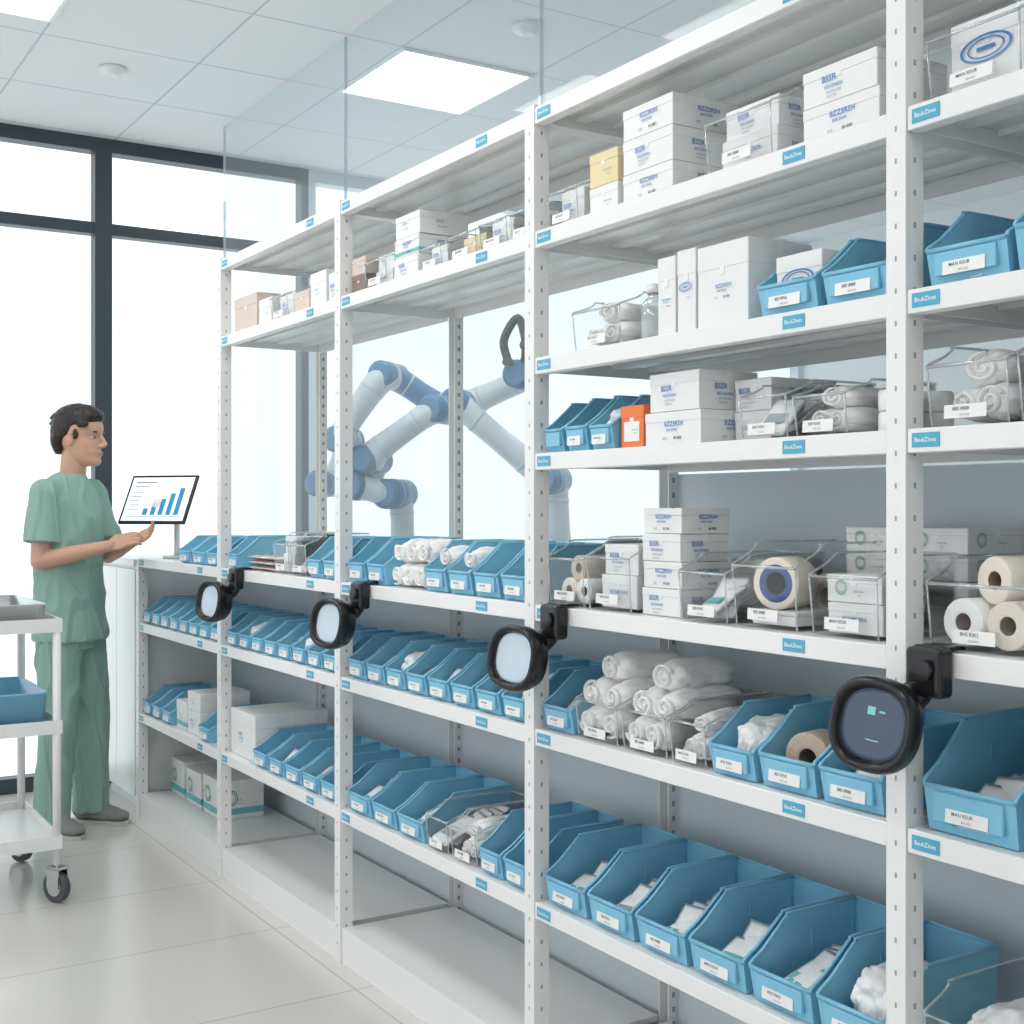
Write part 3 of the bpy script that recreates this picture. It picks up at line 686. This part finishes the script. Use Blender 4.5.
for q in range(5): bm_box(bm, (-0.13, 0.03-q*0.02, 0.001), (-0.085, 0.033-q*0.02, 0.0016), 1)
tpart('bar_chart', bm, ['chart', 'greyink'], ts)
bm = bmesh.new()
pc = TM @ Vector((0, -0.02, -0.02))-sb
bm_cyl(bm, (0, 0, 0.0005), (0, 0, 0.012), 0.06, 0.055, 28); bm_cyl(bm, (0, 0, 0.012), (0, 0, 0.17), 0.012, seg=16); bm_cyl(bm, (0, 0, 0.16), pc, 0.012, 0.010, 16); bm_ell(bm, (0, 0, 0.165), (0.018,)*3); bm_ell(bm, pc, (0.03, 0.03, 0.03))
obj('stand', mk(bm, 'stand', ['cab']), te)

# ---------------------------------------------------------------- cart
CX0, CX1, CY0, CY1 = 0.38, 1.0, 4.43, 5.04
ce = top(empty('medical_cart', (CX0, CY0, 0)), 'white metal medical trolley on casters with three shelves', 'cart')
w_, d_ = CX1-CX0, CY1-CY0
for xx in (0.015, w_-0.015):
    for yy in (0.015, d_-0.015):
        bm = bmesh.new(); bm_cyl(bm, (xx, yy, 0.13), (xx, yy, 0.95), 0.014, seg=16); obj('leg', mk(bm, 'leg', ['steel']), ce)
        c = empty('caster', (xx, yy, 0), (0, 0, 0.5)); c.parent = ce
        bm = bmesh.new(); bm_cyl(bm, (-0.014, 0, 0.052), (0.014, 0, 0.052), 0.05, seg=28); bm_cyl(bm, (-0.016, 0, 0.052), (0.016, 0, 0.052), 0.03, seg=20, mi=1)
        obj('wheel', mk(bm, 'wheel', ['dark', 'chrome']), c)
        bm = bmesh.new(); bm_box(bm, (-0.022, -0.03, 0.05), (-0.018, 0.025, 0.118)); bm_box(bm, (0.018, -0.03, 0.05), (0.022, 0.025, 0.118)); bm_box(bm, (-0.022, -0.03, 0.112), (0.022, 0.025, 0.12)); bm_cyl(bm, (0, 0, 0.12), (0, 0, 0.135), 0.012, seg=12)
        obj('fork', mk(bm, 'fork', ['chrome']), c)
for zz in (0.19, 0.575, 0.915):
    g = 0.03
    boxes('shelf', [((g, g, zz), (w_-g, d_-g, zz+0.008)), ((0, 0, zz-0.01), (w_, 0.006, zz+0.035)), ((0, d_-0.006, zz-0.01), (w_, d_, zz+0.035)), ((0, 0.006, zz-0.01), (0.006, d_-0.006, zz+0.035)), ((w_-0.006, 0.006, zz-0.01), (w_, d_-0.006, zz+0.035)),
                    ((0.006, 0.006, zz), (w_-0.006, g, zz+0.008)), ((0.006, d_-g, zz), (w_-0.006, d_-0.006, zz+0.008)), ((0.006, g, zz), (g, d_-g, zz+0.008)), ((w_-g, g, zz), (w_-0.006, d_-g, zz+0.008))], ['steel'], ce)
def tray(name, x0, y0, x1, y1, z, h, m, lab, cat):
    bm = bmesh.new()
    def rr(x0, y0, x1, y1, z, r=0.03):
        pts = []
        for cx, cy, a0 in ((x1-r, y1-r, 0), (x0+r, y1-r, 90), (x0+r, y0+r, 180), (x1-r, y0+r, 270)):
            for t in range(6): a = math.radians(a0+t*18); pts.append((cx+r*math.cos(a), cy+r*math.sin(a), z))
        return pts
    s = 0.012
    bm_loft(bm, [rr(x0+s, y0+s, x1-s, y1-s, z), rr(x0+.004, y0+.004, x1-.004, y1-.004, z+h-.006), rr(x0, y0, x1, y1, z+h-.005), rr(x0, y0, x1, y1, z+h), rr(x0+.008, y0+.008, x1-.008, y1-.008, z+h), rr(x0+s+.004, y0+s+.004, x1-s-.004, y1-s-.004, z+.004)], 0, True)
    o = obj(name, mk(bm, name, [m])); top(o, lab, cat)
tray('instrument_tray', CX0+0.035, CY0+0.035, CX1-0.035, CY1-0.035, 0.9235, 0.075, 'chrome', 'grey metal rimmed tray on top of the trolley', 'tray')
tray('blue_tray', CX0+0.10, CY0+0.02, CX1-0.035, CY1-0.10, 0.5835, 0.12, 'bin', 'blue plastic tray on the trolley middle shelf', 'tray')

# ---------------------------------------------------------------- person
def blob(name, parts, m, voxel=0.006, it=4, parent=None, fold=0.0, fs=(9, 9, 4)):
    bm = bmesh.new()
    for p in parts:
        if p[0] == 'cap':
            _, a, ra, b, rb = p
            bm_ell(bm, a, (ra,)*3, u=16, v=10); bm_ell(bm, b, (rb,)*3, u=16, v=10)
            if (Vector(b)-Vector(a)).length > 1e-4: bm_cyl(bm, a, b, ra, rb, 16)
        elif p[0] == 'cone': bm_cyl(bm, p[1], p[3], p[2], p[4], 24)
        elif p[0] == 'ell': bm_ell(bm, p[1], p[2], rot=p[3] if len(p) > 3 else None, u=28, v=18)
        elif p[0] == 'loft':
            bm_loft(bm, [[(cx+rx*math.cos(t*math.tau/28), cy+ry*math.sin(t*math.tau/28), z) for t in range(28)] for z, cx, cy, rx, ry in p[1]])
        elif p[0] == 'rings': bm_loft(bm, p[1])
    me = mk(bm, 'tmp', [])
    o = D.objects.new('tmp', me); C.objects.link(o)
    r = o.modifiers.new('r', 'REMESH'); r.mode = 'VOXEL'; r.voxel_size = voxel
    s = o.modifiers.new('s', 'SMOOTH'); s.factor = 0.5; s.iterations = it
    bpy.context.view_layer.update()
    me2 = D.meshes.new_from_object(o.evaluated_get(bpy.context.evaluated_depsgraph_get()))
    D.objects.remove(o); me2.materials.clear(); me2.materials.append(M[m])
    if fold:
        nn = [v.normal.copy() for v in me2.vertices]
        for v, n in zip(me2.vertices, nn):
            q = Vector((v.co.x*fs[0], v.co.y*fs[1], v.co.z*fs[2]+v.co.x*6+v.co.y*4))
            a = max(0, 0.22-abs(noise.noise(q)))/0.22; b = noise.noise(q*0.8+Vector((7, 1, 3)))
            v.co += n*fold*(a*0.8+b*0.7-0.3)
    for f in me2.polygons: f.use_smooth = True
    me2.name = name
    return obj(name, me2, parent)
HR = Matrix.Rotation(math.radians(10), 4, 'Z')
def hp(x, y, z):
    v = HR @ Vector((x, y, 0)); return Vector((v.x*1.07+0.018, v.y*1.05, 1.65+(z-1.65)*1.05-0.018))
hr3 = HR.to_3x3()
def head_rings(tab, sq=0.16):
    out = []
    for z, f, b, hw in tab:
        c = (f+b)/2; ring = []
        for t in range(32):
            a = t*math.tau/32; cs, sn = math.cos(a), math.sin(a)
            ring.append(hp(c+(f-c)*cs, hw*sn*(1-sq*max(0, cs)**1.5), z))
        out.append(ring)
    return out
def hand(wr, d, n, side, curl=0.5):
    wr = Vector(wr); d = Vector(d).normalized(); n = Vector(n); n = (n-d*n.dot(d)).normalized(); s = d.cross(n)*side
    R = Matrix((d, s, n)).transposed()
    parts = [('ell', wr+d*0.045, (0.050, 0.038, 0.014), R), ('cap', wr-d*0.01, 0.024, wr+d*0.02, 0.021)]
    for i, L in enumerate((0.068, 0.076, 0.070, 0.055)):
        off = (1.5-i)*0.019
        p = wr+d*(0.078-abs(off)*0.12)+s*off; dd = d.copy(); r = 0.0082
        for seg, fr in enumerate((0.44, 0.31, 0.25)):
            a = curl*0.35 if seg == 0 else curl*0.8
            dd = (dd*math.cos(a)+(n-dd*n.dot(dd)).normalized()*math.sin(a)).normalized()
            q = p+dd*L*fr; parts.append(('cap', p, r, q, r-0.0008)); p = q; r -= 0.0008
    p = wr+d*0.022+s*0.025; q = p+(d*0.65+s*0.6+n*0.35).normalized()*0.036; q2 = q+(d*0.9+s*0.1+n*0.4).normalized()*0.028
    parts += [('cap', p, 0.0125, q, 0.010), ('cap', q, 0.010, q2, 0.0085)]
    return parts
rs, re_, rw = Vector((-0.035, -0.160, 1.395)), Vector((-0.035, -0.192, 1.125)), Vector((0.200, -0.065, 1.185))
ls, le, lw = Vector((-0.02, 0.160, 1.395)), Vector((0.03, 0.185, 1.140)), Vector((0.235, 0.065, 1.205))
HEAD = [(1.537, .066, .020, .020), (1.543, .080, .005, .032), (1.553, .086, -.015, .042), (1.565, .085, -.030, .049), (1.577, .079, -.040, .054), (1.586, .085, -.045, .057), (1.594, .086, -.05, .059),
 (1.603, .083, -.055, .062), (1.618, .086, -.070, .066), (1.635, .086, -.082, .069), (1.652, .081, -.090, .070), (1.668, .090, -.095, .071), (1.685, .094, -.099, .073), (1.705, .091, -.101, .0745), (1.725, .080, -.097, .071), (1.745, .058, -.082, .058), (1.758, .028, -.055, .038), (1.764, .0, -.03, .015)]
body = [
 ('loft', [(0.82, -0.03, 0, 0.10, 0.135), (0.95, -0.03, 0, 0.095, 0.13), (1.1, -0.03, 0, 0.09, 0.13), (1.25, -0.035, 0, 0.095, 0.145), (1.36, -0.04, 0, 0.085, 0.150), (1.42, -0.03, 0, 0.066, 0.11), (1.46, -0.022, 0, 0.055, 0.065)]),
 ('cap', (-0.022, 0, 1.42), 0.056, tuple(hp(-0.022, 0, 1.58)), 0.052),
 ('rings', head_rings(HEAD)),
 ('cap', tuple(hp(0.086, 0, 1.660)), 0.0065, tuple(hp(0.104, 0, 1.624)), 0.0095),
 ('ell', hp(0.092, -0.010, 1.617), (0.011, 0.008, 0.008), hr3), ('ell', hp(0.092, 0.010, 1.617), (0.011, 0.008, 0.008), hr3),
 ('ell', hp(0.083, 0, 1.5915), (0.009, 0.019, 0.005), hr3), ('ell', hp(0.081, 0, 1.580), (0.009, 0.017, 0.0055), hr3),
 ('ell', hp(-0.008, -0.075, 1.638), (0.016, 0.009, 0.027), hr3), ('ell', hp(-0.008, 0.075, 1.638), (0.016, 0.009, 0.027), hr3),
 ('cap', rs, 0.050, re_, 0.037), ('cap', re_, 0.038, (re_*0.6+rw*0.4), 0.036), ('cap', (re_*0.6+rw*0.4), 0.036, rw, 0.024),
 ('cap', ls, 0.050, le, 0.037), ('cap', le, 0.038, (le*0.6+lw*0.4), 0.036), ('cap', (le*0.6+lw*0.4), 0.036, lw, 0.024),
 ('cap', (-0.03, -0.08, 0.85), 0.078, (-0.02, -0.095, 0.48), 0.054), ('cap', (-0.02, -0.095, 0.48), 0.054, (-0.04, -0.10, 0.09), 0.036),
 ('cap', (-0.03, 0.08, 0.85), 0.078, (0.0, 0.10, 0.48), 0.054), ('cap', (0.0, 0.10, 0.48), 0.054, (-0.01, 0.115, 0.09), 0.036),
 ('cap', (-0.04, -0.10, 0.07), 0.034, (0.06, -0.115, 0.045), 0.026), ('cap', (-0.01, 0.115, 0.07), 0.034, (0.09, 0.125, 0.045), 0.026),
]
body += hand(rw, rw-re_+Vector((0.02, 0.05, 0.05)), Vector((0, 0.8, -0.5)), 1, 0.5)
body += hand(lw, lw-le+Vector((0.05, 0.08, 0.04)), Vector((0, -0.7, 0.7)), 1, 0.55)
person = blob('person', body, 'skin', 0.004, 2)
person.location = (1.275, 5.41, 0); person.rotation_euler = (0, 0, math.radians(-48)); person.scale = (0.985,)*3
top(person, 'person in green scrubs standing, looking ahead and touching a tablet', 'person')
def elb(a, b, t): return Vector(a)*(1-t)+Vector(b)*t
shirt = [('loft', [(0.79, -0.03, 0, 0.144, 0.176), (0.81, -0.03, 0, 0.144, 0.176), (0.92, -0.035, 0, 0.131, 0.168), (1.05, -0.035, 0, 0.124, 0.160), (1.18, -0.035, 0, 0.127, 0.165), (1.30, -0.04, 0, 0.127, 0.168), (1.37, -0.042, 0, 0.114, 0.170), (1.42, -0.04, 0, 0.094, 0.145), (1.455, -0.032, 0, 0.076, 0.105), (1.475, -0.028, 0, 0.066, 0.076), (1.483, -0.027, 0, 0.064, 0.069)])]
for a, b, s in ((rs, re_, -1), (ls, le, 1)):
    shirt += [('cap', a, 0.058, elb(a, b, 0.25), 0.058), ('cone', elb(a, b, 0.1), 0.058, elb(a, b, 0.72), 0.072), ('cap', (-0.03, s*0.055, 1.425), 0.048, a+Vector((0, 0, 0.004)), 0.054)]
st = blob('scrub_top', shirt, 'scrub', 0.005, 2, person, 0.011, (13, 13, 5)); st['label'] = 'short-sleeved pale green scrub top'
bm = bmesh.new(); n = 40; rings = []
for r2, dz2 in ((0.0, 0.0), (0.006, 0.004), (0.004, 0.010), (-0.004, 0.008)):
    rings.append([(-0.026+(0.062+r2)*math.cos(t*math.tau/n), (0.067+r2)*math.sin(t*math.tau/n), 1.472+dz2-0.045*max(0, math.cos(t*math.tau/n))**3) for t in range(n)])
bm_loft(bm, rings+[rings[0]], 0, True, False); obj('collar', mk(bm, 'collar', ['scrubd']), person)
pants = [('loft', [(0.76, -0.03, 0, 0.118, 0.150), (0.82, -0.03, 0, 0.115, 0.147), (0.92, -0.03, 0, 0.10, 0.135)])]
for s, kx, kz, fx, fy in ((-1, -0.015, -0.097, -0.045, -0.102), (1, 0.0, 0.10, -0.012, 0.117)):
    pants += [('cap', (-0.03, s*0.075, 0.80), 0.096, (kx, kz, 0.47), 0.077), ('loft', [(0.055, fx, fy, 0.076, 0.070), (0.07, fx, fy, 0.077, 0.071), (0.25, (fx+kx)/2, (fy+kz)/2, 0.075, 0.071), (0.47, kx, kz, 0.078, 0.076)])]
blob('scrub_trousers', pants, 'scrub', 0.005, 2, person, 0.012, (12, 12, 4))['label'] = 'loose pale green scrub trousers'
for cx, cy, a in ((-0.04, -0.105, -12), (-0.01, 0.12, 5)):
    R = Matrix.Rotation(math.radians(a), 3, 'Z')
    def q(x, y, z): v = R @ Vector((x, y, 0)); return Vector((cx+v.x, cy+v.y, z))
    s = blob('shoe', [('ell', q(-0.03, 0, 0.055), (0.055, 0.040, 0.045), R), ('ell', q(0.06, 0, 0.042), (0.09, 0.044, 0.036), R), ('ell', q(0.12, 0, 0.035), (0.055, 0.044, 0.026), R), ('ell', q(0.04, 0, 0.06), (0.06, 0.034, 0.032), R)], 'shoe', 0.005, 3, person)
    bm = bmesh.new()
    pts = [(-0.085, 0), (-0.075, 0.028), (-0.03, 0.038), (0.04, 0.040), (0.10, 0.047), (0.15, 0.042), (0.178, 0.015), (0.178, -0.015), (0.15, -0.042), (0.10, -0.047), (0.04, -0.040), (-0.03, -0.038), (-0.075, -0.028)]
    bm_loft(bm, [[q(x, y, z) for x, y in pts] for z in (0.001, 0.016)], 0, False)
    obj('shoe_sole', mk(bm, 'shoe_sole', ['sole']), s)
HAIR = [(1.585, -.070, -.090, .035), (1.600, -.050, -.100, .052), (1.625, -.038, -.107, .066), (1.648, -.016, -.110, .0755), (1.660, .018, -.111, .0775), (1.676, .028, -.112, .079), (1.690, .046, -.112, .080), (1.704, .074, -.112, .080), (1.718, .092, -.110, .079), (1.737, .097, -.105, .076), (1.754, .090, -.094, .068), (1.769, .070, -.075, .055), (1.781, .040, -.048, .036), (1.787, .01, -.02, .014)]
hair = [('rings', head_rings(HAIR, 0.04))]
for s in (-1, 1): hair += [('ell', hp(0.014, s*0.0715, 1.662), (0.012, 0.007, 0.024), hr3), ('ell', hp(0.040, s*0.068, 1.703), (0.030, 0.012, 0.018), hr3)]
rnd = random.Random(5)
for i in range(34):
    a = rnd.uniform(-math.pi, math.pi); el = rnd.uniform(0.25, 1.35)
    if abs(a) < 1.2 and el < 0.5: el += 0.4
    d = Vector((math.cos(a)*math.cos(el), math.sin(a)*math.cos(el), math.sin(el)))
    Rr = hr3 @ Matrix.Rotation(rnd.uniform(-0.4, 0.4), 3, 'Z') @ Matrix.Rotation((0.5 if abs(a) < 1 else -0.5)*math.cos(el), 3, 'Y')
    hair.append(('ell', hp(-0.010+0.090*d.x, 0.069*d.y, 1.699+0.076*d.z), (0.040, 0.010, 0.011), Rr))
ho = blob('hair', hair, 'hair', 0.0035, 3, person, 0.0015, (50, 50, 25)); ho['label'] = 'short wavy dark hair'
for s in (-1, 1):
    bm = bmesh.new(); bm_ell(bm, hp(0.064, s*0.031, 1.650), (0.0125, 0.0125, 0.0060), 0, hr3); bm_ell(bm, hp(0.0745, s*0.032, 1.650), (0.003, 0.0060, 0.0058), 1, hr3)
    obj('eye', mk(bm, 'eye', ['eye', 'ink']), person)
    bm = bmesh.new(); bm_ell(bm, hp(0.078, s*0.033, 1.672), (0.008, 0.019, 0.0035), 0, hr3); obj('eyebrow', mk(bm, 'eyebrow', ['hair']), person)
bm = bmesh.new(); bm_ell(bm, hp(0.0855, 0, 1.5905), (0.006, 0.018, 0.0032), 0, hr3); bm_ell(bm, hp(0.0845, 0, 1.5815), (0.006, 0.016, 0.0036), 0, hr3); obj('mouth', mk(bm, 'mouth', ['lip']), person)

# ---------------------------------------------------------------- robot arms
def robot(pts, r, lab, group, tool=None, blue=()):
    b = pts[0]; e = top(empty('robot_arm', (b.x, b.y, 0)), lab, 'robot arm', group)
    o0 = Vector((b.x, b.y, 0)); Lp = [p-o0 for p in pts]
    bm = bmesh.new(); bm_cyl(bm, (0, 0, 0.0005), (0, 0, 0.03), 0.2, 0.2, 32); bm_cyl(bm, (0, 0, 0.03), (0, 0, Lp[0].z-0.08), 0.11, 0.10, 32); bm_cyl(bm, (0, 0, Lp[0].z-0.08), (0, 0, Lp[0].z), r*1.25, r*1.15, 32)
    obj('pedestal', mk(bm, 'pedestal', ['robot']), e)
    ax = (-FW*0.93-RT*0.36).normalized()
    for i, (a, c) in enumerate(zip(Lp[:-1], Lp[1:])):
        off = ax*(r*1.1 if i % 2 else -r*0.9); L = c-a
        bm = bmesh.new()
        bm_tube(bm, [a, a+off*0.7+L*0.05, a+off+L*0.22, a+off+L*0.5, a+off+L*0.78, c+off*0.7-L*0.05, c], [r*1.02, r*1.02, r*0.93, r*0.86, r*0.86, r*0.95, r*0.95], 0, 28, 5)
        m0 = a+off+L*0.22; m1 = a+off+L*0.25
        bm_cyl(bm, m0, m1, r*0.965, r*0.96, 28, mi=1); m0 = a+off+L*0.75; m1 = a+off+L*0.78; bm_cyl(bm, m0, m1, r*0.90, r*0.90, 28, mi=1)
        obj('arm_link', mk(bm, 'arm_link', ['robotb' if i in blue else 'robot', 'wframe']), e)
    for i, a in enumerate(Lp[1:]):
        bm = bmesh.new(); s = r*(1.08-0.03*i)
        bm_cyl(bm, a-ax*s*1.3, a+ax*s*1.6, s, seg=32, mi=0)
        for sg, k2 in ((1, 1.6), (-1, 1.3)):
            bm_cyl(bm, a+ax*sg*s*k2, a+ax*sg*s*(k2+0.12), s, s*0.93, seg=32, mi=0); bm_cyl(bm, a+ax*sg*s*(k2+0.12), a+ax*sg*s*(k2+0.22), s*0.93, s*0.7, seg=32, mi=0)
        bm_cyl(bm, a+ax*s*0.6, a+ax*s*0.66, s*1.02, seg=32, mi=1)
        obj('joint_housing', mk(bm, 'joint_housing', ['robotb', 'wframe']), e)
    if tool:
        bm = bmesh.new(); tp = [Lp[-1]]+[t-o0 for t in tool]
        bm_tube(bm, tp, [0.03]+[0.02]*(len(tp)-1), seg=14); bm_ell(bm, tp[1], (0.030,)*3); bm_ell(bm, tp[-1], (0.028, 0.028, 0.020))
        obj('gripper', mk(bm, 'gripper', ['dark']), e)
r1 = [P(398, 575, 5.75), P(396, 494, 5.7), P(362, 486, 5.68), P(372, 460, 5.66), P(440, 410, 5.66), P(390, 376, 5.6), P(345, 440, 5.6), P(326, 484, 5.6)]
robot(r1, 0.062, 'white jointed robot arm with blue joints behind the glass', 'robot arms behind the glass', None, (4,))
r2 = [P(556, 570, 6.1), P(552, 480, 6.1), P(462, 404, 6.1), P(524, 376, 6.05)]
robot(r2, 0.066, 'large white robot arm with black gripper behind the glass', 'robot arms behind the glass', [P(526, 345, 5.9), P(518, 318, 5.9), P(504, 340, 5.9), P(508, 362, 5.9)])

# ---------------------------------------------------------------- world, camera
w = D.worlds.new('sky'); bpy.context.scene.world = w; w.use_nodes = True
bg = w.node_tree.nodes['Background']; bg.inputs[0].default_value = (0.93, 0.97, 1.0, 1); bg.inputs[1].default_value = 1.4
cam = D.cameras.new('camera'); cam.lens = 45.0; cam.sensor_width = 36; cam.shift_y = -4/1024; cam.clip_start = 0.05
co = D.objects.new('camera', cam); C.objects.link(co); co.location = (0, 0, H); co.rotation_euler = (math.pi/2, 0, -ANG)
bpy.context.scene.camera = co
bpy.context.scene.view_settings.view_transform = 'Standard'
bpy.context.scene.view_settings.look = 'None'
bpy.context.scene.view_settings.exposure = 0.0
